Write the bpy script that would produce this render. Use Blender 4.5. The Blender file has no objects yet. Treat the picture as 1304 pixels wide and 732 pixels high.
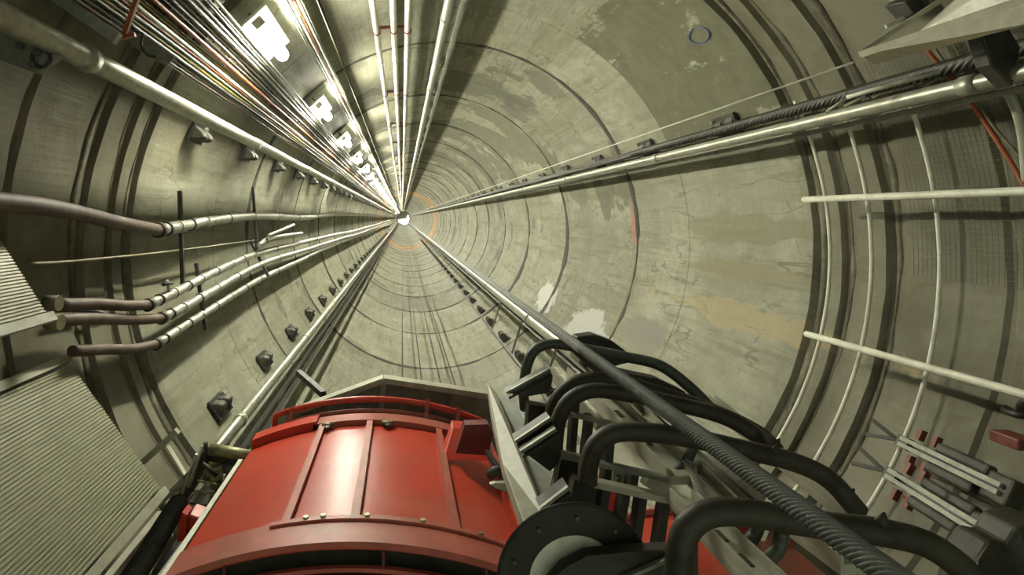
import bpy, bmesh, math, random
from mathutils import Vector, Matrix
S = bpy.context.scene
COL = S.collection
random.seed(4)

# ---------------------------------------------------------------- camera, world, exposure
F = 700.0                      # focal length in pixels of a 1304x732 frame
VX, VY = 512.0, 277.0          # where the shaft runs to
CX, CZ, R = 0.82, -0.41, 4.0   # shaft axis (parallel to +Y) and radius
LEN = 300.0
cam_d = bpy.data.cameras.new('camera'); cam = bpy.data.objects.new('camera', cam_d); COL.objects.link(cam)
cam.rotation_euler = (math.pi / 2, 0, 0)
cam_d.sensor_width = 36; cam_d.lens = F / 1304 * 36
cam_d.shift_x = (652 - VX) / 1304; cam_d.shift_y = -(366 - VY) / 1304
cam_d.clip_start = 0.02; cam_d.clip_end = 1000
S.camera = cam
W = bpy.data.worlds.new('world'); S.world = W; W.use_nodes = True
W.node_tree.nodes['Background'].inputs[0].default_value = (0.80, 0.86, 0.66, 1)
W.node_tree.nodes['Background'].inputs[1].default_value = 0.55
S.view_settings.view_transform = 'Standard'; S.view_settings.look = 'None'
S.view_settings.gamma = 1; S.view_settings.use_curve_mapping = False
S.view_settings.exposure = 0.75
LAMP = 260.0
LAMP_COL = (1.0, 0.98, 0.80)

# ---------------------------------------------------------------- materials
def nt(name):
    m = bpy.data.materials.new(name); m.use_nodes = True
    n = m.node_tree.nodes; l = m.node_tree.links
    return m, n, l, n['Principled BSDF']
def noise(n, l, vec, scale, detail=4, rough=.6, sc=None):
    t = n.new('ShaderNodeTexNoise'); t.inputs['Scale'].default_value = scale
    t.inputs['Detail'].default_value = detail; t.inputs['Roughness'].default_value = rough
    if sc:
        mp = n.new('ShaderNodeMapping'); mp.inputs['Scale'].default_value = sc
        l.new(vec, mp.inputs['Vector']); vec = mp.outputs[0]
    l.new(vec, t.inputs['Vector']); return t.outputs['Fac']
def ramp(n, l, fac, a, b, c0=(0,0,0,1), c1=(1,1,1,1)):
    r = n.new('ShaderNodeValToRGB'); e = r.color_ramp.elements
    e[0].position = a; e[1].position = b; e[0].color = c0; e[1].color = c1
    l.new(fac, r.inputs[0]); return r.outputs[0]
def mix(n, l, fac, a, b, mode='MIX'):
    m = n.new('ShaderNodeMix'); m.data_type = 'RGBA'; m.blend_type = mode
    for s, v in ((m.inputs[0], fac), (m.inputs[6], a), (m.inputs[7], b)):
        if isinstance(v, (int, float)): s.default_value = v
        elif isinstance(v, tuple): s.default_value = v if len(v) == 4 else (*v, 1)
        else: l.new(v, s)
    return m.outputs[2]
def mth(n, l, op, a, b=None, c=None):
    m = n.new('ShaderNodeMath'); m.operation = op
    for s, v in zip(m.inputs, (a, b, c)):
        if v is None: continue
        if isinstance(v, (int, float)): s.default_value = v
        else: l.new(v, s)
    return m.outputs[0]
def mat(name, col, rough=.5, metal=0.0, var=.35, scale=8, dirt=None, bump=.0, dirt_amt=.5, spec=.5, stretch=None):
    col = tuple(x*.68 for x in col); dirt = tuple(x*.68 for x in dirt) if dirt else None
    m, n, l, p = nt(name)
    tc = n.new('ShaderNodeTexCoord').outputs['Object']
    f = noise(n, l, tc, scale, 5, .65, stretch)
    c = mix(n, l, ramp(n, l, f, .3, .7), tuple(x * (1 - var) for x in col), tuple(min(1, x * (1 + var)) for x in col))
    if dirt:
        g = noise(n, l, tc, scale * .37, 6, .7)
        k = mth(n, l, 'MULTIPLY', ramp(n, l, g, .48, .66), dirt_amt)
        c = mix(n, l, k, c, dirt)
    l.new(c, p.inputs['Base Color'])
    p.inputs['Roughness'].default_value = rough; p.inputs['Metallic'].default_value = metal
    p.inputs['Specular IOR Level'].default_value = spec
    if bump:
        b = n.new('ShaderNodeBump'); b.inputs['Strength'].default_value = bump; b.inputs['Distance'].default_value = .01
        l.new(f, b.inputs['Height']); l.new(b.outputs[0], p.inputs['Normal'])
    return m
M = {}
M['galv'] = mat('galvanised_steel', (.50, .51, .42), .38, .55, .22, 14, (.30, .28, .2), .1)
M['galv_dull'] = mat('dull_galvanised_steel', (.30, .31, .25), .55, .4, .3, 9, (.16, .14, .09))
M['cream'] = mat('cream_painted_steel', (.50, .50, .38), .5, 0, .15, 7, (.27, .24, .15))
M['white_tube'] = mat('off_white_tube', (.92, .92, .76), .42, 0, .12, 9, (.45, .42, .3))
M['dark'] = mat('dark_grimy_steel', (.045, .045, .035), .55, .3, .5, 11, (.1, .09, .06))
M['black'] = mat('black_rubber', (.046, .044, .030), .55, 0, .45, 9, (.075, .07, .05), .2, .5, .3)
M['blackpaint'] = mat('black_painted_steel', (.028, .030, .022), .55, 0, .4, 9, (.08, .075, .05), 0, .4, .3)
M['greenish'] = mat('grey_green_casting', (.085, .10, .078), .55, .2, .4, 14, (.03, .03, .02))
M['greyplate'] = mat('blue_grey_steel_plate', (.48, .52, .47), .45, .3, .2, 6, (.38, .36, .27))
M['rope'] = mat('greased_wire_rope', (.17, .19, .165), .7, .0, .25, 20, (.16, .16, .13), .1)
M['rope_black'] = mat('tarred_wire_rope', (.038, .038, .028), .5, .3, .4, 20)
M['red'] = mat('red_gloss_paint', (.66, .066, .034), .33, 0, .16, 2.2, (.62, .17, .10), .12, .6, .32)
M['red_dusty'] = mat('dusty_red_paint', (.56, .13, .085), .48, 0, .2, 6, (.32, .2, .14), .1)
M['red_bright'] = mat('bright_red_paint', (.70, .05, .02), .4, 0, .12, 5)
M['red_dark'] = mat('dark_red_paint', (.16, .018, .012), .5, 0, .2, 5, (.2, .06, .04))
M['rust'] = mat('rusty_brown_pipe', (.085, .052, .038), .6, 0, .4, 9, (.2, .15, .1))
M['rust_red'] = mat('red_oxide_clamp', (.20, .045, .025), .6, 0, .3, 9)
M['orange'] = mat('orange_cable_jacket', (.42, .10, .03), .5, 0, .2, 9)
M['yellow'] = mat('yellow_cable_jacket', (.34, .27, .04), .5, 0, .3, 9)
M['green'] = mat('green_cable_jacket', (.10, .15, .08), .5, 0, .3, 9)
M['brass'] = mat('greasy_yellow_steel', (.40, .38, .20), .4, .35, .4, 16, (.06, .055, .03), .2, .8)
M['foil'] = mat('wrinkled_foil_jacket', (.56, .56, .48), .34, .6, .6, 30, (.15, .14, .1), .8, .5)
M['panel'] = mat('beige_corrugated_sheet', (.40, .40, .27), .5, .1, .14, 2.2, (.28, .27, .17), 0, .6, .5)
M['yellow_beam'] = mat('dirty_yellow_beam', (.21, .19, .10), .55, 0, .3, 5, (.12, .1, .06))
M['mesh'] = mat('dull_wire_mesh', (.14, .14, .10), .6, .3, .2, 5)
M['blue'] = mat('blue_paint_mark', (.05, .12, .34), .7)
m, n, l, p = nt('lamp_diffuser')
p.inputs['Base Color'].default_value = (.8, .8, .75, 1)
p.inputs['Emission Color'].default_value = (*LAMP_COL, 1); p.inputs['Emission Strength'].default_value = LAMP
M['lamp'] = m
m, n, l, p = nt('daylight_at_shaft_end')
p.inputs['Emission Color'].default_value = (.9, 1, 1, 1); p.inputs['Emission Strength'].default_value = 3
M['day'] = m

def wallpt(px, py, off=0.0):
    dx, dz = px - VX, VY - py; r = math.hypot(dx, dz); dx /= r; dz /= r
    b = dx * CX + dz * CZ
    t = b + math.sqrt(b * b - CX * CX - CZ * CZ + (R - off) ** 2)
    return Vector((dx * t, F * t / r, dz * t))

# concrete lining
m, n, l, p = nt('shaft_concrete')
M['concrete'] = m
geo = n.new('ShaderNodeTexCoord').outputs['Object']
sep = n.new('ShaderNodeSeparateXYZ'); l.new(geo, sep.inputs[0])
f1 = noise(n, l, geo, .8, 8, .62)
f2 = noise(n, l, geo, 5, 6, .7)
streak = noise(n, l, geo, 1.0, 5, .6, (3.2, .22, 3.2))         # runs of water down the shaft
streak2 = noise(n, l, geo, 1.0, 4, .6, (9, .5, 9))
base = mix(n, l, ramp(n, l, f1, .35, .68), (.285, .285, .205), (.43, .43, .325))
base = mix(n, l, mth(n, l, 'MULTIPLY', ramp(n, l, f2, .35, .65), .35), base, (.24, .235, .16))
base = mix(n, l, mth(n, l, 'MULTIPLY', ramp(n, l, streak, .50, .62), .55), base, (.235, .215, .125))
base = mix(n, l, mth(n, l, 'MULTIPLY', ramp(n, l, streak2, .54, .64), .5), base, (.19, .18, .115))
drip = noise(n, l, geo, 1.0, 6, .7, (5, 1.1, 5))
base = mix(n, l, mth(n, l, 'MULTIPLY', ramp(n, l, drip, .60, .64), .55), base, (.16, .15, .095))
lime = noise(n, l, geo, 1.0, 5, .65, (1.1, .45, 1.1))
base = mix(n, l, mth(n, l, 'MULTIPLY', ramp(n, l, lime, .56, .66), .55), base, (.50, .50, .40))
cloud = noise(n, l, geo, 2.3, 8, .75)
base = mix(n, l, mth(n, l, 'MULTIPLY', ramp(n, l, cloud, .52, .72), .4), base, (.21, .20, .14))
fine = noise(n, l, geo, 26, 4, .8)
base = mix(n, l, mth(n, l, 'MULTIPLY', ramp(n, l, fine, .55, .75), .35), base, (.17, .165, .11))
# every pour its own tone
pour = mth(n, l, 'FLOOR', mth(n, l, 'DIVIDE', mth(n, l, 'SUBTRACT', sep.outputs[1], 6.44), 4.8))
wn = n.new('ShaderNodeTexWhiteNoise'); wn.noise_dimensions = '1D'; l.new(pour, wn.inputs['W'])
tone = mth(n, l, 'MULTIPLY_ADD', wn.outputs['Value'], .16, .56)
base = mix(n, l, 1.0, base, (1, 1, 1, 1), 'MULTIPLY') if False else base
# damp patches with hard edges, mostly in the upper half
damp = noise(n, l, geo, .42, 7, .58)
up = mth(n, l, 'MULTIPLY', mth(n, l, 'SUBTRACT', sep.outputs[2], .9), .022)
dampm = ramp(n, l, mth(n, l, 'ADD', damp, up), .545, .565)
dampm = mth(n, l, 'MULTIPLY', dampm, mth(n, l, 'GREATER_THAN', sep.outputs[1], 11.24))
base = mix(n, l, mth(n, l, 'MULTIPLY', dampm, .78), base, (.14, .14, .088))
# a big damp field on the upper right of the first ring, ending square at its cold joint
ang = mth(n, l, 'ARCTAN2', mth(n, l, 'SUBTRACT', sep.outputs[2], CZ), mth(n, l, 'SUBTRACT', sep.outputs[0], CX))
ang = mth(n, l, 'ADD', ang, mth(n, l, 'MULTIPLY', mth(n, l, 'SUBTRACT', cloud, .5), .45))
ang = mth(n, l, 'ADD', ang, mth(n, l, 'MULTIPLY', mth(n, l, 'SUBTRACT', streak2, .5), .22))
inA = mth(n, l, 'LESS_THAN', mth(n, l, 'ABSOLUTE', mth(n, l, 'SUBTRACT', ang, .72)), .30)
inA = mth(n, l, 'MULTIPLY', inA, mth(n, l, 'LESS_THAN', sep.outputs[1], 9.21))
holes = ramp(n, l, lime, .60, .62, (1, 1, 1, 1), (0, 0, 0, 1))
dampc = mix(n, l, ramp(n, l, cloud, .35, .65), (.105, .105, .058), (.17, .165, .095))
base = mix(n, l, mth(n, l, 'MULTIPLY', mth(n, l, 'MULTIPLY', inA, holes), .95), base, dampc)
# hairline cracks along and around the shaft
def hair(sc, w, k, c):
    global base
    h = mth(n, l, 'ABSOLUTE', mth(n, l, 'SUBTRACT', noise(n, l, geo, 1.0, 3, .5, sc), .5))
    m_ = ramp(n, l, h, 0.0, w, (1, 1, 1, 1), (0, 0, 0, 1))
    m_ = mth(n, l, 'MULTIPLY', mth(n, l, 'MULTIPLY', m_, ramp(n, l, f1, .46, .54)), k)
    base = mix(n, l, m_, base, c)
hair((1.9, .42, 1.9), .010, .75, (.13, .12, .075))
hair((.5, 1.6, .5), .006, .5, (.15, .14, .09))
# grime gathered along the joints, of uneven width
fr = mth(n, l, 'FRACT', mth(n, l, 'DIVIDE', mth(n, l, 'SUBTRACT', sep.outputs[1], 6.44), 4.8))
edge = mth(n, l, 'ABSOLUTE', mth(n, l, 'SUBTRACT', fr, .5))
edge = mth(n, l, 'ADD', edge, mth(n, l, 'MULTIPLY', mth(n, l, 'SUBTRACT', cloud, .5), .30))
base = mix(n, l, mth(n, l, 'MULTIPLY', ramp(n, l, edge, .455, .54), .6), base, (.15, .145, .09))
# old brown lining nearer than the first joint
near = ramp(n, l, mth(n, l, 'MULTIPLY', sep.outputs[1], .1), .636, .642, (1, 1, 1, 1), (0, 0, 0, 1))
brown = mix(n, l, ramp(n, l, f1, .4, .6), (.13, .12, .068), (.25, .24, .165))
base = mix(n, l, mth(n, l, 'MULTIPLY', near, .85), base, brown)
# orange band of colour around the lining far down
dd = mth(n, l, 'ABSOLUTE', mth(n, l, 'SUBTRACT', sep.outputs[1], 80.0))
orr = mth(n, l, 'MULTIPLY', mth(n, l, 'LESS_THAN', dd, 5.0), .65)
base = mix(n, l, orr, base, (.62, .29, .10))
spots = [  # px, py, radius circ, radius along, colour, strength, wobble
    (745, 425, .55, 1.3, (.62, .62, .58), .95), (696, 378, .5, .9, (.66, .66, .62), .9),
    (818, 424, .28, .9, (.25, .245, .21), .8),
    (809, 290, .45, .25, (.46, .17, .13), .75), 
     
    (690, 105, .6, .8, (.15, .145, .10), .75), (660, 140, .5, 1.2, (.14, .135, .095), .75),
    (735, 235, .5, .9, (.17, .165, .11), .7),
    (940, 290, .22, 2.0, (.25, .235, .14), .6), (930, 400, .2, 2.4, (.46, .37, .19), .55),
    (950, 345, .12, 1.8, (.28, .25, .14), .6), (450, 440, .5, .8, (.2, .195, .13), .6),
]
wob = mth(n, l, 'MULTIPLY', mth(n, l, 'SUBTRACT', f1, .5), 2.4)
wob = mth(n, l, 'ADD', wob, mth(n, l, 'MULTIPLY', mth(n, l, 'SUBTRACT', f2, .5), .8))
shine = None
for i, (px, py, rc, ra, c, k) in enumerate(spots):
    q = wallpt(px, py)
    v = n.new('ShaderNodeVectorMath'); v.operation = 'SUBTRACT'; l.new(geo, v.inputs[0]); v.inputs[1].default_value = q
    w = n.new('ShaderNodeVectorMath'); w.operation = 'MULTIPLY'; l.new(v.outputs[0], w.inputs[0]); w.inputs[1].default_value = (1/rc, 1/ra, 1/rc)
    ln = n.new('ShaderNodeVectorMath'); ln.operation = 'LENGTH'; l.new(w.outputs[0], ln.inputs[0])
    d = mth(n, l, 'ADD', ln.outputs['Value'], wob)
    mk = ramp(n, l, d, .86, 1.0, (1, 1, 1, 1), (0, 0, 0, 1))
    base = mix(n, l, mth(n, l, 'MULTIPLY', mk, k), base, c)
tn = n.new('ShaderNodeVectorMath'); tn.operation = 'SCALE'; l.new(base, tn.inputs[0]); l.new(tone, tn.inputs['Scale'])
l.new(tn.outputs[0], p.inputs['Base Color'])
l.new(mth(n, l, 'MULTIPLY_ADD', f2, .35, .50), p.inputs['Roughness']); p.inputs['Specular IOR Level'].default_value = .35
b = n.new('ShaderNodeBump'); b.inputs['Strength'].default_value = .35; b.inputs['Distance'].default_value = .02
l.new(mth(n, l, 'ADD', f2, streak2), b.inputs['Height']); l.new(b.outputs[0], p.inputs['Normal'])
M['joint'] = mat('dark_joint_gap_shade', (.040, .037, .024), .8, 0, .5, 6)  # joint cracks, with their step shadow put into the dark colour
M['groove'] = mat('mottled_joint_groove', (.10, .09, .055), .8, 0, .6, 4, (.30, .29, .20), 0, .85)

# ---------------------------------------------------------------- mesh helpers
def P(px, py, Y): return Vector(((px - VX) * Y / F, Y, (VY - py) * Y / F))
def L(px, py, rho):            # a line along the shaft: its X, Z from the pixel it passes and its distance from the camera's line
    dx, dz = px - VX, VY - py; r = math.hypot(dx, dz)
    return dx / r * rho, dz / r * rho
def frame(x, z):               # radial and tangential unit vectors, about the shaft axis
    r = Vector((x - CX, 0, z - CZ)).normalized()
    return r, Vector((-r.z, 0, r.x))
def smooth(pts, n=8):
    pts = [Vector(p) for p in pts]; out = []
    for i in range(len(pts) - 1):
        p0 = pts[i-1] if i else pts[i] * 2 - pts[i+1]; p1, p2 = pts[i], pts[i+1]
        p3 = pts[i+2] if i + 2 < len(pts) else p2 * 2 - p1
        for k in range(n):
            t = k / n
            out.append(.5 * ((2*p1) + (p2-p0)*t + (2*p0-5*p1+4*p2-p3)*t*t + (3*p1-p0-3*p2+p3)*t**3))
    out.append(pts[-1]); return out
class MB:
    def __init__(s): s.v = []; s.f = []; s.sm = []
    def add(s, vs, fs, sm=False):
        o = len(s.v); s.v += [tuple(v) for v in vs]
        for f in fs: s.f.append([i + o for i in f]); s.sm.append(sm)
        return s
    def tube(s, pts, r, seg=10, cap=True, sm=True, lobes=0, lay=.4, depth=.1):
        pts = [Vector(p) for p in pts]; n = len(pts); vs = []; up = None; dist = 0
        for i, p in enumerate(pts):
            t = (pts[min(i+1, n-1)] - pts[max(i-1, 0)]).normalized()
            if up is None:
                up = Vector((0, 0, 1)) if abs(t.z) < .9 else Vector((1, 0, 0))
            up = (up - t * up.dot(t)).normalized(); w = t.cross(up)
            if i: dist += (p - pts[i-1]).length
            rr = r[i] if isinstance(r, (list, tuple)) else r
            for k in range(seg):
                a = 2 * math.pi * k / seg
                q = rr
                if lobes: q = rr * (1 - depth + depth * abs(math.cos(lobes / 2 * (a + dist / lay * 2 * math.pi))))
                vs.append(p + up * math.cos(a) * q + w * math.sin(a) * q)
        fs = [(i*seg+k, i*seg+(k+1) % seg, (i+1)*seg+(k+1) % seg, (i+1)*seg+k) for i in range(n-1) for k in range(seg)]
        s.add(vs, fs, sm)
        if cap:
            s.add([vs[k] for k in range(seg)], [tuple(range(seg))[::-1]])
            s.add([vs[(n-1)*seg+k] for k in range(seg)], [tuple(range(seg))])
        return s
    def box(s, c, size, ax=None):
        c = Vector(c); X, Y, Z = ax if ax else (Vector((1,0,0)), Vector((0,1,0)), Vector((0,0,1)))
        vs = [c + X*(size[0]/2*a) + Y*(size[1]/2*b) + Z*(size[2]/2*d) for a in (-1,1) for b in (-1,1) for d in (-1,1)]
        return s.add(vs, [(0,1,3,2),(4,6,7,5),(0,4,5,1),(2,3,7,6),(0,2,6,4),(1,5,7,3)])
    def bar(s, a, b, w, h, up=(0,0,1)):   # rectangular bar from a to b
        a, b = Vector(a), Vector(b); t = (b - a).normalized(); up = Vector(up); up = (up - t*up.dot(t)).normalized(); x = t.cross(up)
        return s.box((a+b)/2, (w, (b-a).length, h), (x, t, up))
    def prism(s, poly, d):                # polygon of 3-D points pushed along d
        poly = [Vector(p) for p in poly]; n = len(poly); d = Vector(d)
        return s.add(poly + [p + d for p in poly], [tuple(range(n))[::-1], tuple(range(n, 2*n))] + [(i, (i+1) % n, (i+1) % n + n, i+n) for i in range(n)])
    def torus(s, c, r, a, n=32, m=8, ax=(0,1,0)):
        ax = Vector(ax).normalized(); u = Vector((0,0,1)) if abs(ax.z) < .9 else Vector((1,0,0)); u = (u-ax*u.dot(ax)).normalized(); w = ax.cross(u)
        vs = []
        for i in range(n):
            t = 2*math.pi*i/n; e = u*math.cos(t)+w*math.sin(t)
            for k in range(m):
                q = 2*math.pi*k/m; vs.append(Vector(c)+e*(r+a*math.cos(q))+ax*a*math.sin(q))
        return s.add(vs, [(i*m+k, ((i+1)%n)*m+k, ((i+1)%n)*m+(k+1)%m, i*m+(k+1)%m) for i in range(n) for k in range(m)], True)
    def build(s, name, m, parent=None, bevel=0):
        me = bpy.data.meshes.new(name); o_ = parent.location if parent else Vector()
        par = parent
        while par is not None and par.parent is not None: par = par.parent; o_ = o_ + par.location
        base = Vector() if par is None else par.location.copy()
        me.from_pydata([tuple(Vector(v) - base) for v in s.v], [], s.f)
        me.polygons.foreach_set('use_smooth', s.sm); me.materials.append(M[m] if isinstance(m, str) else m)
        bm = bmesh.new(); bm.from_mesh(me); bmesh.ops.remove_doubles(bm, verts=bm.verts, dist=1e-6)
        bmesh.ops.recalc_face_normals(bm, faces=bm.faces); bm.to_mesh(me); bm.free()
        o = bpy.data.objects.new(name, me); COL.objects.link(o); o.parent = parent
        if bevel:
            b = o.modifiers.new('bevel', 'BEVEL'); b.width = bevel; b.segments = 2; b.limit_method = 'ANGLE'
        return o
def tag(o, label=None, cat=None, group=None, kind=None):
    if label: o['label'] = label
    if cat: o['category'] = cat
    if group: o['group'] = group
    if kind: o['kind'] = kind
    return o
def thing(name, label, cat, group=None, loc=(0,0,0)):
    o = bpy.data.objects.new(name, None); o.location = loc; o.empty_display_size = .1; COL.objects.link(o)
    return tag(o, label, cat, group)
def copy_tree(o, parent=None):
    c = o.copy(); COL.objects.link(c); c.parent = parent
    for ch in list(o.children): copy_tree(ch, c)
    return c
ORD = ['nearest', 'second', 'third', 'fourth', 'fifth', 'sixth', 'seventh', 'eighth', 'ninth', 'tenth']

# ---------------------------------------------------------------- shaft lining
def wobble(a, k): return .5 + .22*math.sin(3*a + k*1.7) + .13*math.sin(11*a + k*3.1) + .09*math.sin(29*a + k) + .06*math.sin(57*a + k*2.2)
NA = 300
rows = []   # (Y or function of angle, radius or function)
def groove(y, w, d, k):
    rows.append((lambda a: y - w*wobble(a, k), lambda a: R))
    rows.append((lambda a: y - w*wobble(a, k) + .004, lambda a: R + d))
    rows.append((lambda a: y + .006, lambda a: R + d))
    rows.append((lambda a: y + .010, lambda a: R - .012))
    rows.append((lambda a: y + .25, lambda a: R))
rows.append((lambda a: -2.5, lambda a: R + .02))
def recess(y0, y1, d, k):
    rows.append((lambda a: y0 + .10*(wobble(a, k)-.5), lambda a: R))
    rows.append((lambda a: y0 + .03 + .10*(wobble(a, k)-.5), lambda a: R + d))
    rows.append((lambda a: y1 - .03 + .05*wobble(a, k+2), lambda a: R + d))
    rows.append((lambda a: y1 + .05*wobble(a, k+2), lambda a: R - .01))
for i, (y0, y1, d) in enumerate([(-1.4, -1.2, .06), (.6, .8, .06), (2.0, 2.15, .06), (3.2, 3.36, .04), (4.28, 4.36, .02), (5.22, 5.44, .045), (5.82, 5.98, .04), (6.2, 6.40, .07)]):
    recess(y0, y1, d, i)
y = 9.25; k = 0
Y = 11.24
rows.append((lambda a: 9.2, lambda a: R)); rows.append((lambda a: 9.215 , lambda a: R + .012)); rows.append((lambda a: 9.23, lambda a: R))
while Y < LEN - 5:
    groove(Y, .09 if Y < 60 else .13, .08, k)
    if Y < 70:
        def mid(yy): rows.append((lambda a: yy, lambda a: R)); rows.append((lambda a: yy + .015, lambda a: R+.012)); rows.append((lambda a: yy + .03, lambda a: R))
        mid(Y + 2.8)
    Y += 4.8; k += 1
rows.append((lambda a: LEN, lambda a: R))
vs = []
for fy, fr in rows:
    for i in range(NA):
        a = 2*math.pi*i/NA; r = fr(a); vs.append((CX + r*math.cos(a), fy(a), CZ + r*math.sin(a)))
mb = MB(); mb.add(vs, [(j*NA+i, j*NA+(i+1) % NA, (j+1)*NA+(i+1) % NA, (j+1)*NA+i) for j in range(len(rows)-1) for i in range(NA)], False)
wall = mb.build('wall_shaft', 'concrete'); wall['kind'] = 'structure'
for pgn in wall.data.polygons: pgn.use_smooth = False
# dark strips over the joint cracks, widened to paint in the step shadows
wall['label'] = 'round concrete shaft lining cast in rings'
yy = 11.24; k = 0; jb = MB()
while yy < 130:
    vs = []
    for i in range(NA):
        a = 2*math.pi*i/NA; wb = max(0, wobble(a, k) - .2); w = .02 + (.26 + .018*k)*wb + .5*wb*max(0, math.sin(a - 3.6 - .4*k))**4
        for q, r in ((-w, R+.03), (-w*.6, R-.006), (.002, R-.012-.05*wb), (.012, R+.03)):
            vs.append((CX + r*math.cos(a), yy + q, CZ + r*math.sin(a)))
    jb.add(vs, [(i*4+q, ((i+1) % NA)*4+q, ((i+1) % NA)*4+q+1, i*4+q+1) for i in range(NA) for q in range(3)], True)
    yy += 4.8; k += 1
tag(jb.build('trim_1', 'joint'), 'dark ring joints between the concrete pours', kind='structure'); jb = MB()
for y0, y1, kk in ((6.23, 6.36, 7), (5.26, 5.40, 5), (5.85, 5.93, 6)):
    vs = []
    for i in range(NA):
        a = 2*math.pi*i/NA; w0 = .11*wobble(a, kk)
        for q, r in ((y0+w0, R+.2), (y0+w0+.01, R+.035), (max(y0+w0+.02, y1+.02-w0*.4), R+.035), (max(y0+w0+.03, y1+.03-w0*.4), R+.2)):
            vs.append((CX + r*math.cos(a), q, CZ + r*math.sin(a)))
    jb.add(vs, [(i*4+q, ((i+1) % NA)*4+q, ((i+1) % NA)*4+q+1, i*4+q+1) for i in range(NA) for q in range(3)], True)
jo = jb.build('trim_2', 'groove'); jo['kind'] = 'structure'; jo['label'] = 'mottled recessed grooves around the nearest rings'
# far end
eb = MB(); eb.add([(CX + 4.3*math.cos(2*math.pi*i/48), LEN, CZ + 4.3*math.sin(2*math.pi*i/48)) for i in range(48)], [tuple(range(48))])
e = eb.build('wall_end', 'cream'); e['kind'] = 'structure'
eb = MB(); eb.prism([(-2.6+CX, LEN-.3, -2.4), (CX+.4, LEN-.3, -4.0), (CX+2.6, LEN-.3, -3.0), (CX+3.1, LEN-.3, -.4), (CX+2.4, LEN-.3, 1.4), (CX+1.6, LEN-.3, -.6), (CX-2.9, LEN-.3, -1.2)], (0, .25, 0))
tag(eb.build('end_glow', 'day'), 'tiny bright white light at the very end of the shaft', 'light')  # emissive sheet added for the bright white spot at the far end

# ---------------------------------------------------------------- lamps
lx, lz = L(345, 50, 2.86); er, et = frame(lx, lz)
def make_lamp():
    y0 = 7.2; c = Vector((lx, y0, lz)) ; A = (et, Vector((0,1,0)), er)
    t = thing('fluorescent_lamp', 'x', 'lamp', None, c)
    MB().box(c + er*.125, (.42, 1.36, .04), A).build('housing', 'white_tube', t, .008)  # housing widened to hold lamp light off the wall behind
    MB().tube([c + Vector((0, -.60, 0)), c + Vector((0, -.58, 0)), c + Vector((0, .58, 0)), c + Vector((0, .60, 0))], [.06, .088, .088, .06], 14).build('diffuser_tube', 'lamp', t)
    for s in (-1, 1):
        MB().box(c + Vector((0, .625*s, 0)) + er*.03, (.15, .04, .12), A).build('end_cap', 'white_tube', t)
    for s in (-1, 1):
        MB().bar(c + Vector((0, .45*s, 0)) + er*.1, c + Vector((0, .45*s, 0)) + er*(R - math.hypot(lx-CX, lz-CZ) - .03), .03, .04, (0,1,0)).build('bracket', 'dark', t)
    return t
lamp0 = make_lamp()
kk = 0
for i, yy in enumerate([7.2 + 4.8*k for k in range(60)]):
    o = lamp0 if i == 0 else copy_tree(lamp0); o.location.y = yy
    if yy < 7:
        o['label'] = 'fluorescent lamp on the upper left wall, nearer than the picture edge'; o['group'] = 'lamps behind the frame edge'
    elif i < 7: o['label'] = 'glowing tubular fluorescent lamp on the upper left wall, %s in the row' % (ORD[i] if i == 0 else ORD[i] + ' from the nearest'); o['group'] = 'fluorescent lamps along the shaft'
    else: o['label'] = 'small distant fluorescent lamp in the merged white line near the shaft end'; o['group'] = 'fluorescent lamps merging into a line'

# ---------------------------------------------------------------- long guides, pipes, ropes
def longpipe(name, px, py, rho, r, m, label, cat, y0=-1.5, y1=LEN-2, couple=None, seg=14, group=None, coupm=None):
    x, z = L(px, py, rho)
    t = thing(name, label, cat, group, (x, y0, z))
    ys = [y0] + [v for v in (5, 10, 20, 40, 80, 160) if y0 < v < y1] + [y1]
    run = MB().tube([(x, v, z) for v in ys], r, seg).build('pipe_run', m, t)
    if couple:
        yy = couple[0]
        while yy < 60:
            if yy > y0 + .2:
                MB().tube([(x, yy-.06, z), (x, yy+.06, z)], r*1.18, seg).build('coupling', coupm or m, run)
            yy += couple[1]
    return x, z
GU = {}
GU['ul'] = longpipe('guide_pipe', 250, 145, 2.64, .086, 'galv', 'thick grey steel guide pipe slanting down from the top left corner', 'pipe', couple=(4.1, 4.8))
GU['top'] = longpipe('guide_pipe', 573, 0, 3.31, .085, 'galv', 'thick grey steel guide pipe at top centre, right of three thin pipes', 'pipe', couple=(4.1, 4.8))
GU['right'] = longpipe('guide_pipe', 1000, 163, 4.15, .062, 'galv', 'long grey steel guide pipe crossing the right wall below black rope', 'pipe', couple=(3.9, 4.8))
GU['ll'] = longpipe('guide_pipe', 286, 560, 3.35, .075, 'galv', 'bright steel guide pipe on lower left wall beside the round dark clamps', 'pipe', y0=5.12, couple=(7.1, 4.8))
GU['lr'] = longpipe('guide_pipe', 716, 437, 3.0, .115, 'galv', 'wide steel guide pipe on lower right wall behind the twisted rope', 'pipe', y0=3.72, couple=(5.2, 4.8))
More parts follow.
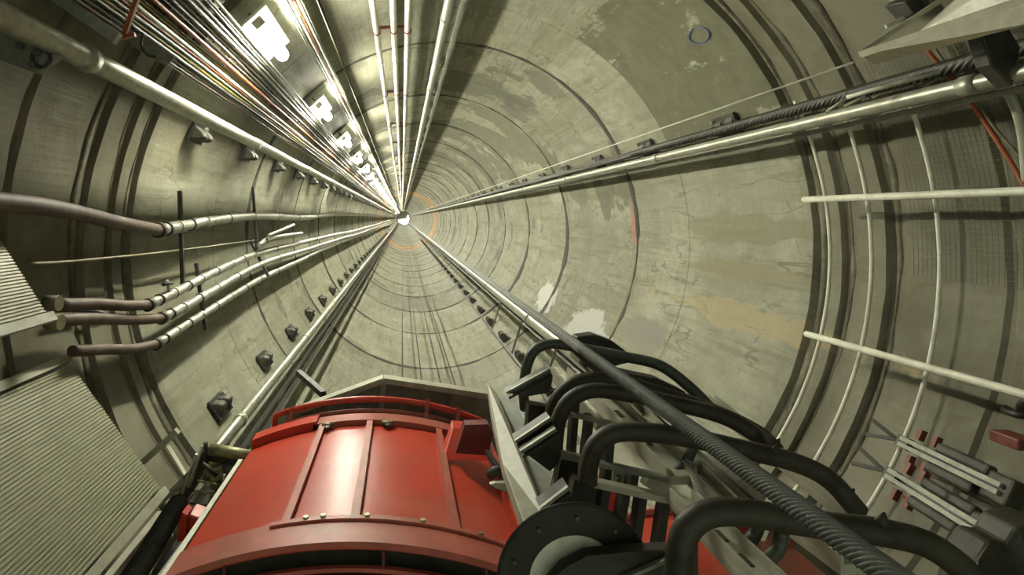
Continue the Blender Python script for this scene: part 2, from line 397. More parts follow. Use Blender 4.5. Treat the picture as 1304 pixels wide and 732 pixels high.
# rails beside the guide pipes
def rail(name, px, py, rho, w, h, m, label, y0=-1.5, cat='rail', y1=LEN-2, tw=0, group=None):
    x, z = L(px, py, rho); er, et = frame(x, z)
    b = MB(); 
    c = [(-w/2, 0), (w/2, 0), (w/2, h), (w/2-.012, h), (w/2-.012, .012), (-w/2+.012, .012), (-w/2+.012, h), (-w/2, h)]
    ps = [Vector((x, y0, z)) + et*a + er*q for a, q in c]
    b.prism(ps, (0, y1-y0, 0))
    tag(b.build(name, m), label, cat, group)
    return x, z
rail('steel_channel', 318, 545, 3.62, .07, .05, 'galv_dull', 'narrow steel channel just right of the lower left guide pipe', 5.12)
rail('steel_channel', 322, 552, 3.40, .05, .06, 'dark', 'dark steel channel between guide pipe and the red car', 5.12)
rail('steel_channel', 345, 540, 3.55, .05, .05, 'galv_dull', 'thin grey channel rail nearest the red car on lower left wall', 4.8)
rail('steel_channel', 338, 548, 3.25, .06, .05, 'dark', 'dark rail running down the lower left wall beside a thin grey rail', 4.8)
rail('steel_channel', 640, 387, 3.3, .09, .06, 'dark', 'dark steel channel running beside the lower right guide pipe', 3.9)
rail('steel_channel', 655, 385, 3.45, .04, .03, 'galv_dull', 'thin light rail squeezed between the dark channel and lower right pipe', 3.9)
rail('steel_channel', 640, 437, 3.45, .045, .04, 'dark', 'thin dark rail along lower right wall beside the row of clamps', 4.2)
rail('steel_channel', 593, 0, 3.6, .11, .06, 'galv_dull', 'flat steel channel on the wall behind the top guide pipe', 2)
rail('steel_channel', 1000, 176, 4.32, .045, .05, 'galv_dull', 'thin pale rail just below the right guide pipe', 3.0)
# three thin pipes at the top
for i, (px, lab) in enumerate(((474, 'pale thin steel pipe at top, leftmost of the three together'), (500, 'pale thin steel pipe at top, middle of the three together'), (520, 'pale thin steel pipe at top, rightmost of the three together'))):
    longpipe('service_pipe', px, 0, 3.22, .052, 'white_tube', lab, 'pipe', group='three thin pipes at the top', couple=(11.2, 9.6))
for i in range(14):
    yy = 9.45 + 4.8*i; a = L(470, 0, 3.22); b = L(524, 0, 3.22)
    if i == 0:
        pass
    t = thing('pipe_clamp', ('rusty red clamp bar holding the three top pipes, ' + ORD[i]+(' from the camera')) if i < 5 else 'small far clamp bar across the three top pipes', 'clamp', 'clamp bars on the three top pipes', (a[0], yy, a[1]))
    er, et = frame((a[0]+b[0])/2, (a[1]+b[1])/2)
    cb = MB().bar(Vector((a[0], yy, a[1])) + er*.075, Vector((b[0], yy, b[1])) + er*.075, .05, .04, (0,1,0)).build('bar', 'rust_red', t)
    for px in (474, 500, 520):
        x, z = L(px, 0, 3.22); MB().torus((x, yy, z), .06, .013, 16, 6).build('collar', 'rust_red', cb)
# thin hanging cables
for px, py, rho, r, m, lab in (
    (405, 0, 2.7, .019, 'black', 'single thin black cable crossing the lit wall right of the lamps'),
    (512.5, 468, 3.2, .016, 'dark', 'thin dark cable along bottom of shaft, leftmost of four'),
    (535, 468, 3.2, .014, 'dark', 'thin dark cable along bottom of shaft, second from left of four'),
    (557, 470, 3.2, .018, 'dark', 'thin dark cable along bottom of shaft, third from left of four'),
    (576, 478, 3.2, .014, 'dark', 'thin dark cable along bottom of shaft, rightmost of four')):
    x, z = L(px, py, rho)
    tag(MB().tube([(x, v, z) for v in ((-1.5 if m == 'black' else 5.4), 20, 80, LEN-2)], r, 8).build('hanging_cable', m), lab, 'cable', None if m == 'black' else 'four thin cables at the bottom')
x, z = L(1100, 75, 3.6)
tag(MB().tube([(x, v, z) for v in (4.15, 20, 80, LEN-2)], .010, 6).build('taut_wire', 'white_tube'), 'very thin pale wire running from the yellowish beam tip down the shaft', 'wire')
# wire ropes
def rope(px, py, rho, r, m, label, v0, v1, lay, lobes, dv, depth):
    x, z = L(px, py, rho)
    t = thing('wire_rope', label, 'rope', None, (x, -.5, z))
    ys = [-.5, v0 - .2]; v = v0
    while v < v1: ys.append(v); v += dv
    ys += [v1 + .5, 16, 30, 60, 120, LEN-2]
    pts = [(x, q, z) for q in ys]
    MB().tube(pts, r, 56, lobes=lobes, lay=lay, depth=depth).build('strand_bundle', m, t)
rope(1090, 700, 1.30, .032, 'rope', 'thick twisted grey wire rope crossing in front of the black hoses', .95, 3.2, .20, 12, .0028, .18)
rope(1304, 60, 4.35, .064, 'rope_black', 'black twisted wire rope running above the right guide pipe', 3.2, 10, .5, 8, .012, .2)
x, z = L(1300, 88, 2.6)

# ---------------------------------------------------------------- guide brackets in rows
def bracket_set(key, px, py, rho, where, ymax=100, big=1.0, start=7.5, cnt=None, step=2.42):
    x, z = L(px, py, rho); er, et = frame(x, z)
    w = wallpt(px, py); k = 0; yy = start; first = None
    wd = R - math.hypot(x - CX, z - CZ)
    while yy < ymax:
        if first is None:
            c = Vector((x, yy, z)); A = (et, Vector((0,1,0)), er)
            t = thing('guide_bracket', 'x', 'bracket', None, c)
            bp = MB().box(c + er*(wd-.055), (.26*big, .44*big, .04), A).build('base_plate', 'dark', t, .006)
            for q in (-.11, .11):
                b = MB(); cc = c + er*(wd*.5-.01) + Vector((0, q*big, 0))
                b.prism([cc + er*(wd*.5-.06) - et*.10*big + Vector((0, -.09*big, 0)), cc + er*(wd*.5-.06) + et*.10*big + Vector((0, -.09*big, 0)), cc - er*(wd*.5-.05) + et*.055*big + Vector((0, -.06*big, 0)), cc - er*(wd*.5-.01) + Vector((0, -.05*big, 0)), cc - er*(wd*.5-.05) - et*.055*big + Vector((0, -.06*big, 0))], (0, .15*big, 0))
                b.build('clamp_body', 'black', t, .02)
            for s in (-1, 1):
                MB().tube([c + er*(wd-.075) + et*.10*s*big + Vector((0, .17*big, 0)), c + er*(wd-.12) + et*.10*s*big + Vector((0, .17*big, 0))], .028, 6, sm=False).build('bolt', 'galv', bp)
            o = first = t
        else:
            o = copy_tree(first); o.location.y = yy
        if k < 7: o['label'] = 'dark clamp bracket on %s, %s' % (where, ORD[k] + (' of row' if k == 0 else ' nearest of row'))
        else: o['label'] = 'tiny distant clamp bracket on %s' % where
        o['group'] = 'clamp brackets on the ' + where
        k += 1; yy += step
bracket_set('ll', 335, 463, 3.45, 'lower left wall beside the guide pipe', 90, 1.15)
bracket_set('lr', 658, 448, 4.55, 'lower right wall left of the thin rail', 90, 1.2, 11.7, step=2.45)
bracket_set('ul', 245, 168, 2.85, 'left wall under the corner guide pipe', 90, 1.0)
bracket_set('right', 920, 163, 4.5, 'right wall above the guide pipe', 90, 1.15, 7.45)
bracket_set('top', 563, 79, 3.5, 'top wall right of the guide pipe', 60, .9, 12.4)
# rungs between the lower right rails
a0 = L(640, 437, 3.5); b0 = L(716, 433, 3.1); k = 0; yy = 6.2
while yy < 14:
    tag(MB().bar((a0[0], yy, a0[1]), (b0[0], yy, b0[1]), .035, .025, (0,1,0)).build('cross_strut', 'cream' if k == 0 else 'galv_dull'),
        ('pale cross strut joining lower right rails, %s from the camera' % ORD[k]) if k < 5 else 'small distant strut joining the lower right rails', 'strut', 'struts between the lower right rails')
    k += 1; yy += 2.4

# ---------------------------------------------------------------- cable trays top left
def tray(px, py, rho, w, label, y0, m='galv_dull'):
    x, z = L(px, py, rho); er, et = frame(x, z); c = Vector((x, 0, z))
    t = thing('cable_tray', label, 'cable tray', None, (x, y0, z))
    for s in (-1, 1):
        b = MB(); o = c + et*(w/2*s) + Vector((0, y0, 0))
        b.prism([o, o + et*.012*s, o + et*.012*s + er*.06, o + er*.06], (0, 220-y0, 0)); b.build('side_rail', m, t)
    b = MB(); yy = y0 + .1; step = .3
    while yy < 55:
        b.box(c + er*.045 + Vector((0, yy, 0)), (w, .04, .012), (et, Vector((0,1,0)), er)); yy += step
    o = b.build('rung', m, t); o['kind'] = 'stuff'
    return c, er, et
ct = [('yellow', .014), ('dark', .018), ('orange', .014), ('green', .02), ('yellow', .016), ('dark', .020), ('galv_dull', .014), ('rust', .016)]
c, er, et = tray(140, 0, 2.91, .34, 'wide cable tray with coloured cables beside the corner guide pipe', -1.5)
cn = {'yellow': 'yellow', 'dark': 'black', 'orange': 'orange', 'green': 'dull green', 'galv_dull': 'grey', 'rust': 'brown'}
pl = ['at the left edge of', 'second from left on', 'third from left on', 'left of middle on', 'right of middle on', 'third from right on', 'second from right on', 'at the right edge of']
for i, (m, r) in enumerate(ct):
    off = -.148 + i*.0425
    pts = [c + et*(off + .003*math.sin(v*1.3+i)) + er*(.03-r) + Vector((0, v, 0)) for v in [ -1.5 + .5*q for q in range(50)] + [30, 60, 120, 220]]
    tag(MB().tube(pts, r, 8).build('cable', m), '%s cable %s the wide tray' % (cn[m], pl[i]), 'cable', 'cables on the wide tray')
c, er, et = tray(240, 0, 2.955, .30, 'second cable tray carrying grey conduits between corner pipe and lamps', -1.5)
for i, (m, r) in enumerate((('dark', .018), ('galv_dull', .02), ('dark', .03), ('galv_dull', .016), ('dark', .02))):
    off = -.12 + i*.058
    pts = [c + et*(off + .006*math.sin(v*1.1+i)) + er*(.03-r) + Vector((0, v, 0)) for v in [ -1.5 + .5*q for q in range(50)] + [30, 60, 120, 220]]
    tag(MB().tube(pts, r, 8).build('cable', m), '%s cable on the second tray, %s' % (cn[m], ('leftmost', 'second from left', 'thick one in the middle', 'second from right', 'rightmost')[i]), 'cable', 'cables on the second tray')
longpipe('conduit', 165, 0, 2.84, .020, 'white_tube', 'slim shiny conduit running above the wide cable tray', 'conduit', seg=10)
longpipe('conduit', 196, 0, 2.90, .022, 'orange', 'slim orange-brown conduit beside the shiny conduit', 'conduit', seg=10)
longpipe('conduit', 275, 0, 2.9, .018, 'galv', 'thin steel conduit just left of the lamps', 'conduit', seg=10)
c, er, et = tray(372, 0, 3.05, .2, 'narrow cable tray just right of the lamps', -1.5)
for i, (m, r) in enumerate((('white_tube', .016), ('orange', .014), ('white_tube', .02), ('dark', .018))):
    off = -.07 + i*.045
    pts = [c + et*off + er*(.03-r) + Vector((0, v, 0)) for v in (-1.5, 5, 10, 20, 40, 80, 220)]
    tag(MB().tube(pts, r, 8).build('cable', m), '%s cable on the narrow tray right of the lamps, %s' % ({'white_tube': 'white'}.get(m, cn.get(m)), ('leftmost', 'second from left', 'second from right', 'rightmost')[i]), 'cable', 'cables on the narrow tray')
# tray hangers
for i in range(10):
    yy = 4.7 + 2.4*i
    p0 = L(112, 0, 2.95); p1 = L(262, 0, 3.00); er, et = frame(*p0)
    t = thing('tray_support', ('perforated steel arm carrying both cable trays, %s from the camera' % ORD[i]) if i < 5 else 'small distant arm carrying both cable trays', 'bracket', 'tray support arms', (p0[0], yy, p0[1]))
    b0 = Vector((p0[0], yy, p0[1])) + er*.08; b1 = Vector((p1[0], yy, p1[1])) + er*.08; MB().bar(b0, b1, .045, .03, (0,1,0)).build('arm', 'white_tube', t)
    for q in (p0, p1):
        e2, _ = frame(*q); MB().bar(Vector((q[0], yy, q[1])) + e2*.07, Vector((q[0], yy, q[1])) + e2*(R - math.hypot(q[0]-CX, q[1]-CZ) - .03), .04, .04, (0,1,0)).build('post', 'galv_dull', t)

# ---------------------------------------------------------------- foil-wrapped pipes on the left
def Lr(px, py, rho):
    dx, dz = px-VX, VY-py; r = math.hypot(dx, dz); return Vector((dx/r*rho, F*rho/r, dz/r*rho))
def foilpipe(ctrl, rho, r, tail, label, tail_label, tailm='rust'):
    pts = smooth([Lr(a, b, rho) for a, b in ctrl], 6)
    t = thing('insulated_pipe', label, 'pipe', 'foil-wrapped pipes on the left wall', pts[0])
    rr = [r*(1 + .06*math.sin(i*2.3) + .04*math.sin(i*5.1)) for i in range(len(pts))]
    MB().tube(pts, rr, 14).build('foil_jacket', 'foil', t); fj = t.children[0]
    for i in range(2, len(pts)-2, 3):
        a = pts[i]; d = (pts[i+1]-a).normalized()
        if a.y < 30: MB().tube([a - d*.02, a + d*.02], r*1.17, 12).build('band', 'galv' if i % 2 else 'dark', fj)
    a = pts[0]; d = (pts[1]-a).normalized()
    MB().tube([a - d*.03, a + d*.05], r*1.22, 14).build('end_collar', 'dark', t)
    tp = smooth([pts[0]] + [Lr(px, py, q) for px, py, q in tail], 6)
    MB().tube(tp, r*.92, 12).build('bare_pipe', tailm, t)
foilpipe([(202, 293), (232, 288), (270, 281), (332, 275), (388, 277), (432, 273), (470, 274), (496, 276)], 2.95, .078, [(150, 283, 2.9), (95, 270, 2.85), (40, 261, 2.8), (-60, 252, 2.8)], 'foil-wrapped pipe on left wall, highest of four, ending in dark pipe', '')
foilpipe([(189, 388), (228, 370), (262, 352), (300, 334), (332, 322), (388, 308), (430, 298), (465, 290), (497, 280)], 2.95, .060, [(160, 389, 2.95), (120, 387, 3.0), (75, 388, 3.0)], 'foil-wrapped pipe on left wall, second highest of four', '')
foilpipe([(206, 405), (240, 388), (285, 362), (338, 334), (390, 318), (440, 302), (470, 293), (498, 282)], 3.0, .060, [(175, 407, 3.0), (120, 406, 3.0), (70, 408, 3.0)], 'foil-wrapped pipe on left wall, third highest of four', '')
foilpipe([(199, 438), (230, 418), (262, 398), (300, 374), (338, 352), (382, 332), (420, 314), (468, 296), (499, 284)], 3.1, .056, [(170, 444, 3.1), (130, 445, 3.1), (92, 447, 3.1)], 'foil-wrapped pipe on left wall, lowest of four', '')
t = thing('valve_branch', 'short foil-wrapped branch pipe with valve above the middle pipes', 'valve', None, Lr(335, 308, 2.8))
MB().tube(smooth([Lr(330, 312, 2.8), Lr(345, 303, 2.8), Lr(384, 297, 2.8)]), .045, 12).build('branch_pipe', 'foil', t)
MB().tube([Lr(342, 300, 2.75), Lr(356, 294, 2.75), Lr(374, 286, 2.75)], .035, 12).build('valve_body', 'foil', t)
MB().torus(Lr(340, 306, 2.74), .05, .012, 16, 6, (1, .6, 0)).build('flange', 'dark', t)
MB().tube([Lr(356, 294, 2.75), Lr(353, 285, 2.7)], .012, 8).build('stem', 'dark', t)
t = thing('air_valve', 'small upright valve on the second highest foil pipe', 'valve', None, Lr(213, 374, 2.9))
MB().tube([Lr(216, 376, 2.93), Lr(213, 357, 2.85)], .018, 8).build('stem', 'galv', t)
MB().tube([Lr(208, 362, 2.86), Lr(219, 360, 2.86)], .024, 8).build('cap', 'dark', t)
tag(MB().tube(smooth([Lr(40, 336, 2.95), Lr(100, 332, 3.0), Lr(200, 322, 3.0), Lr(280, 312, 3.0), Lr(325, 306, 3.0)]), .014, 8).build('thin_rod', 'yellow_beam'), 'thin yellowish rod crossing left wall between the foil pipes', 'rod')
for i, (x0, y0_, x1, y1_, rh, lb) in enumerate(((229, 243, 233, 368, 3.02, 'dark upright strut behind the foil pipes, left one'), (322, 238, 327, 318, 3.02, 'dark upright strut behind the foil pipes, right one'), (250, 335, 262, 420, 3.1, 'short dark strut carrying the three lower foil pipes'), (318, 305, 342, 352, 3.1, 'short dark strut under the foil pipes beside the branch valve'))):
    rh -= .04; a, b = Lr(x0, y0_, rh), Lr(x1, y1_, rh); a.y = b.y = (a.y + b.y)/2 if i > 1 else 700*3.02/math.hypot(VX-x0, 5)*.98
    a = P(x0, y0_, a.y); b = P(x1, y1_, b.y)
    tag(MB().bar(a, b, .05, .05, (0,1,0)).build('pipe_strut', 'dark'), lb, 'strut')
tag(MB().tube(smooth([wallpt(135, 400, .06), wallpt(112, 395, .08), wallpt(72, 395, .1)]), .02, 8).build('small_hose', 'dark'), 'small dark hose on wall beside the brown pipe ends', 'hose')
# flanges where the brown pipes meet the upper panel
for i, (px, py, lb) in enumerate(((68, 386, 'round pipe coupling beside the upper beige panel, higher one'), (70, 410, 'round pipe coupling beside the upper beige panel, lower one'))):
    q = Lr(px, py, 2.95); tag(MB().tube([q + Vector((-.06, 0, 0)), q + Vector((.05, 0, 0))], .065, 14).build('pipe_coupling', 'yellow_beam'), lb, 'coupling')

# ---------------------------------------------------------------- corrugated panels
def corrugated(A, B, y0, label, frames, nrib, Yf=None):
    """A, B: far-edge corners as (px,py); the ridges run along the shaft from that edge back to y0"""
    rho = 3.22; a = Lr(*A, rho); b = Lr(*B, rho); yf = (a.y + b.y)/2; a.y = b.y = yf
    if Yf: yf = Yf; a = P(*A, Yf); b = P(*B, Yf)
    t = thing('corrugated_panel', label, 'panel', None, a)
    d = (b - a); wd = d.length; d.normalize(); nrm = Vector((d.z, 0, -d.x))
    if nrm.dot(Vector((CX, 0, CZ)) - Vector((a.x, 0, a.z))) < 0: nrm = -nrm
    prof = []
    for i in range(nrib):
        s = wd / nrib
        for q, h in ((.0, 0), (.30, 0), (.42, .009), (.80, .009), (.92, 0)): prof.append(a + d*(s*(i+q)) + nrm*h)
    prof.append(b)
    vs = [v for v in prof] + [v + Vector((0, y0-yf, 0)) for v in prof] + [v - nrm*.01 for v in prof] + [v - nrm*.01 + Vector((0, y0-yf, 0)) for v in prof]
    n_ = len(prof); fs = []
    for i in range(n_-1):
        fs += [(i, i+1, n_+i+1, n_+i), (2*n_+i, 3*n_+i, 3*n_+i+1, 2*n_+i+1), (i, 2*n_+i, 2*n_+i+1, i+1)]
    MB().add(vs, fs).build('ribbed_sheet', 'panel', t)
    for q in frames:
        c0 = a if q == 0 else b; sg = -1 if q == 0 else 1
        MB().bar(c0 + d*sg*.05 + nrm*.02 + Vector((0, .02, 0)), c0 + d*sg*.05 + nrm*.02 + Vector((0, y0-yf, 0)), .07, .04, nrm).build('edge_frame', 'cream', t)
    return a, b
corrugated((97, 460), (197, 628), .6, 'large beige corrugated panel filling the bottom left corner', (0, 1), 46)
corrugated((-25, 268), (58, 398), .6, 'smaller beige corrugated panel at the left edge above the large one', (1,), 34, 4.0)
# frames beyond the large panel
for px0, py0, px1, py1, Y0, w, m, lb in ((178, 592, 226, 548, 5.3, .06, 'cream', 'pale steel strut slanting above the grey machine, upper one'), (203, 640, 247, 598, 5.2, .06, 'cream', 'pale steel strut beside the big beige panel corner, lower one'), (213, 568, 240, 612, 5.2, .02, 'white_tube', 'thin white rod between the two pale struts')):
    tag(MB().bar(P(px0, py0, Y0), P(px1, py1, Y0), w, .06, (0,1,0)).build('steel_strut', m), lb, 'strut')

# ---------------------------------------------------------------- red car
CARX0, CARX1 = -1.27, .72; CXM = (CARX0+CARX1)/2; RR = 2.55; ZTOP = -1.75
def roofz(x, up=0): return ZTOP - RR + math.sqrt(RR*RR - (x-CXM)**2) + up
YF, YN = 4.78, 2.95
car = thing('red_car', 'glossy red arched steel shaft car at bottom centre', 'car', None, (CXM, YF, -3.0))
NX = 32; xs = [CARX0 + (CARX1-CARX0)*i/NX for i in range(NX+1)]
def shell(y0, y1, up0, up1, x0=CARX0, x1=CARX1, n_=NX):
    xs = [x0 + (x1-x0)*i/n_ for i in range(n_+1)]
    vs = [(x, y0, roofz(x, up1)) for x in xs] + [(x, y1, roofz(x, up1)) for x in xs] + [(x, y0, roofz(x, up0)) for x in xs] + [(x, y1, roofz(x, up0)) for x in xs]
    m_ = n_+1; fs = []
    for i in range(n_): fs += [(i, i+1, m_+i+1, m_+i), (2*m_+i, 3*m_+i, 3*m_+i+1, 2*m_+i+1), (i, 2*m_+i, 2*m_+i+1, i+1), (m_+i, m_+i+1, 3*m_+i+1, 3*m_+i)]
    fs += [(0, m_, 3*m_, 2*m_), (n_, 2*m_+n_, 3*m_+n_, m_+n_)]
    b = MB(); b.add(vs, fs); b.sm = [True]*len(b.sm) ; return b
def flatshade(o):
    o.data.polygons.foreach_set('use_smooth', [True]*len(o.data.polygons)); 
    b = o.modifiers.new('edge', 'EDGE_SPLIT'); b.split_angle = .6; return o
flatshade(shell(YN, YF, -.03, 0).build('roof_panel', 'red', car))
flatshade(shell(YN-.04, YN+.20, 0, .035).build('near_roof_lip', 'red_dusty', car))
flatshade(shell(YF-.14, YF+.02, 0, .045, -.75).build('far_roof_lip', 'red_dusty', car))
flatshade(shell(YF-.14, YF+.02, 0, .07, CARX0, -.72, 10).build('bright_roof_lip', 'red_bright', car))['label'] = 'bright red left end of far roof lip'
for x0 in (-.67, -.27, .31):
    flatshade(shell(YN+.18, YF-.12, 0, .04, x0-.025, x0+.025, 2).build('roof_rib', 'red_dusty', car))
flatshade(shell(YN+.16, YN+.20, .03, .05, -.75, .70, 16).build('roof_strip', 'red_dusty', car))
b = MB(); b.bar((CARX0-.03, YN, roofz(CARX0)-.02), (CARX0-.03, YF-.35, roofz(CARX0)-.02), .035, .05); b.build('edge_rail', 'white_tube', car)
b = MB(); b.bar((CARX1, YN, roofz(CARX1)), (CARX1, YF-.2, roofz(CARX1)+.02), .05, .07); b.build('side_rail', 'red_dusty', car)
# sides and end face with its slot
b = MB(); b.box((CARX0+.02, (YN+YF)/2, -2.6), (.04, YF-YN, 1.2)); b.build('side_panel', 'red', car)
b = MB(); b.box((CARX1-.02, (YN+YF)/2, -2.6), (.04, YF-YN, 1.6)); b.build('side_panel', 'red', car)
def face(zu0, zu1, y, m, nm, th=.03, x0=CARX0+.05, x1=CARX1-.03):
    xs = [x0 + (x1-x0)*i/24 for i in range(25)]
    poly = [(x, y, roofz(x, zu1)) for x in xs] + [(x, y, roofz(x, zu0)) for x in reversed(xs)]
    return MB().prism(poly, (0, th, 0)).build(nm, m, car)
face(-1.2, -.045, YN+.10, 'black', 'slot_shade_sheet', .03)  # black sheet standing for the shade inside the open slot
face(-.135, -.112, YN-.03, 'red_dusty', 'slot_rail', .03)
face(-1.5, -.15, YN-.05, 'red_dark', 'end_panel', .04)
for xx in (-.95, -.1, .45):
    MB().box((xx, YN+.0, roofz(xx)-.08), (.014, .03, .16)).build('slot_divider', 'red_dark', car)
for xx in (-.5, .12, .3):
    MB().box((xx, YN-.06, roofz(xx)-.9), (.02, .03, 1.4)).build('end_rib', 'red_dusty', car)
for xx in (-.62, -.12):
    lt = MB().tube([(xx-.05, YF-.17, roofz(xx)+.03), (xx+.05, YF-.17, roofz(xx)+.03)], .024, 8).build('latch', 'brass', car)
    MB().box((xx, YF-.20, roofz(xx)+.025), (.03, .08, .03)).build('latch_tongue', 'dark', lt)
for xx, yy in ((-.45, YN+.19), (-.2, YN+.19), (.12, YN+.19), (.45, YN+.19), (-.55, YN+.19)):
    MB().tube([(xx, yy, roofz(xx)+.04), (xx, yy, roofz(xx)+.06)], .016, 8).build('bolt', 'brass', car)
# handrails over the far edge
def arcrail(z_up, x0, x1, y, r, nm):
    pts = [(x0 + (x1-x0)*i/24, y, roofz(x0 + (x1-x0)*i/24, z_up)) for i in range(25)]
    if nm == 'upper_handrail': pts = [(x0-.02, y, roofz(x0)-.0)] + pts
    MB().tube(pts, r, 10).build(nm, 'red_dusty' if nm != 'upper_handrail' else 'red', car)
arcrail(.14, -1.12, .74, YF+.10, .027, 'upper_handrail')
arcrail(.05, -1.06, .58, YF+.06, .020, 'lower_handrail')
for xx in (-1.0, .20, .47):
    MB().bar((xx, YF+.0, roofz(xx)-.02), (xx+.03, YF+.10, roofz(xx)+.18), .035, .015, (0,1,0)).build('handrail_post', 'red_dusty', car)
# red angle box on the right of the roof, with its latch
MB().prism([(.30, 4.1, roofz(.3)+.0), (.40, 4.35, roofz(.3)+.15), (.66, 4.35, roofz(.3)+.13), (.66, 4.1, roofz(.3)-.0)], (.0, .12, .02)).build('guard_box', 'red_bright', car, .008)
MB().prism([P(580, 577, 4.05), P(592, 541, 4.05), P(622, 540, 4.05), P(628, 552, 4.05), P(622, 580, 4.05)], (0, .1, 0)).build('guard_plate', 'red_dark', car)
MB().tube(smooth([P(624, 604, 3.7), P(632, 600, 3.66), P(640, 604, 3.7)]), .035, 8).build('side_latch', 'greenish', car)
MB().bar(P(620, 575, 3.9), P(645, 612, 3.6), .03, .03).build('latch_arm', 'dark', car)

# grey canopy beyond the car
cp = thing('steel_canopy', 'grey gabled steel canopy plate just beyond the red handrails', 'canopy', None, P(490, 520, 5.3))
yc = 5.3
MB().prism([P(372, 523, yc), P(489, 482, yc), P(626, 502, yc), P(640, 640, yc), P(360, 640, yc)], (0, .03, 0)).build('face_plate', 'galv_dull', cp)
for a, b_ in (((368, 524), (489, 480)), ((489, 480), (628, 501))):
    q0, q1 = P(*a, yc), P(*b_, yc); MB().bar(q0 - Vector((0, .06, 0)), q1 - Vector((0, .06, 0)), .05, .13, (0,1,0)).build('rim_flange', 'cream', cp)
MB().bar(P(489, 484, yc-.03), P(482, 560, yc-.03), .05, .03, (0,1,0)).build('stiffener', 'cream', cp)
MB().bar(P(574, 496, yc-.03), P(576, 560, yc-.03), .04, .03, (0,1,0)).build('stiffener', 'galv_dull', cp)
MB().bar(P(380, 474, 6.2), P(412, 502, 5.6), .06, .06).build('stay', 'dark', cp)

# ---------------------------------------------------------------- pale beam right of the car
bt = thing('support_beam', 'pale grey steel beam rising between red car and black hoses', 'beam', None, P(660, 600, 3.4))
MB().prism([P(621, 488, 4.64), P(633, 501, 4.5), P(700, 668, 2.6), P(668, 668, 2.6), P(640, 590, 3.3), P(626, 525, 4.1)], (.0, .02, -.08)).build('top_flange', 'cream', bt, .004)
MB().prism([P(632, 501, 4.5), P(657, 506, 4.4), P(671, 536, 4.0), P(672, 552, 3.9), P(655, 562, 3.8)], (0, .10, -.05)).build('stiffener_plate', 'greyplate', bt)
MB().prism([P(657, 563, 3.8), P(668, 578, 3.6), P(697, 586, 3.5), P(709, 612, 3.3), P(702, 640, 3.1), P(690, 646, 2.9)], (0, .10, -.05)).build('stiffener_plate', 'greyplate', bt)
MB().prism([P(624, 617, 3.2), P(630, 615, 3.2), P(648, 615, 3.2), P(655, 620, 3.2), P(652, 628, 3.2), P(632, 622, 3.2)], (0, .03, 0)).build('lug', 'cream', bt)

# ---------------------------------------------------------------- black hoses over the rack
def hose(ctrl, r, label, m='black', ties=()):
    pts = smooth([P(*c) for c in ctrl], 7)
    t = thing('looped_hose', label, 'hose', 'black hoses looping over the rack', pts[0])
    MB().tube(pts, r, 16).build('hose_run', m, t)
    for px, py, y_, dx, dy in ties:
        MB().tube([P(px, py, y_), P(px+dx, py+dy, y_)], [.03, .004], 6).build('cable_tie', 'black', t)
hose([(668, 520, 3.95), (667, 498, 3.9), (670, 470, 3.9), (680, 447, 3.9), (700, 438, 3.9), (728, 441, 3.85), (760, 447, 3.8), (800, 455, 3.7), (840, 465, 3.6), (875, 490, 3.5), (905, 520, 3.4)], .036, 'olive-grey curved hose, topmost of the five loops', 'greenish')
hose([(700, 560, 3.5), (701, 540, 3.5), (706, 515, 3.5), (722, 494, 3.5), (748, 483, 3.5), (790, 486, 3.45), (840, 500, 3.4), (900, 520, 3.3), (960, 548, 3.1), (990, 575, 3.0)], .044, 'black curved hose, second loop from the top')
hose([(706, 590, 3.2), (708, 556, 3.2), (713, 530, 3.2), (728, 508, 3.2), (756, 497, 3.2), (800, 502, 3.15), (860, 514, 3.1), (920, 530, 3.05), (960, 552, 3.0), (986, 570, 2.9)], .044, 'black curved hose, third loop, just in front of the second', ties=((985, 570, 2.9, 8, -12),))
hose([(748, 615, 2.65), (750, 590, 2.65), (760, 566, 2.65), (784, 551, 2.65), (830, 551, 2.62), (890, 560, 2.6), (950, 573, 2.6), (1010, 588, 2.6), (1055, 610, 2.6), (1092, 650, 2.6)], .045, 'black curved hose, fourth loop, arching over the slatted rack', ties=((985, 578, 2.58, 4, -12), (1078, 632, 2.58, 10, -10)))
hose([(862, 760, 1.95), (866, 705, 1.95), (876, 672, 1.95), (902, 654, 1.95), (945, 652, 1.95), (1000, 661, 1.95), (1060, 670, 1.95), (1125, 678, 1.95), (1185, 695, 1.95), (1235, 735, 1.95), (1262, 790, 1.95)], .047, 'thick black hose, lowest and nearest loop reaching the bottom right', ties=((1122, 668, 1.93, 4, -16), (1100, 690, 1.93, 3, 14)))
for i, (c_, lb) in enumerate((([(884, 566, 3.0), (872, 590, 3.0), (851, 610, 2.95)], 'short grey-black tube stub below the fourth hose'), ([(966, 668, 2.4), (958, 685, 2.4), (938, 703, 2.35)], 'short grey-black tube stub, left of the pair near bottom'), ([(996, 676, 2.3), (990, 700, 2.3), (964, 724, 2.25)], 'short grey-black tube stub, right of the pair near bottom'))):
    tag(MB().tube(smooth([P(*q) for q in c_]), .027, 12).build('tube_stub', 'greenish'), lb, 'tube')
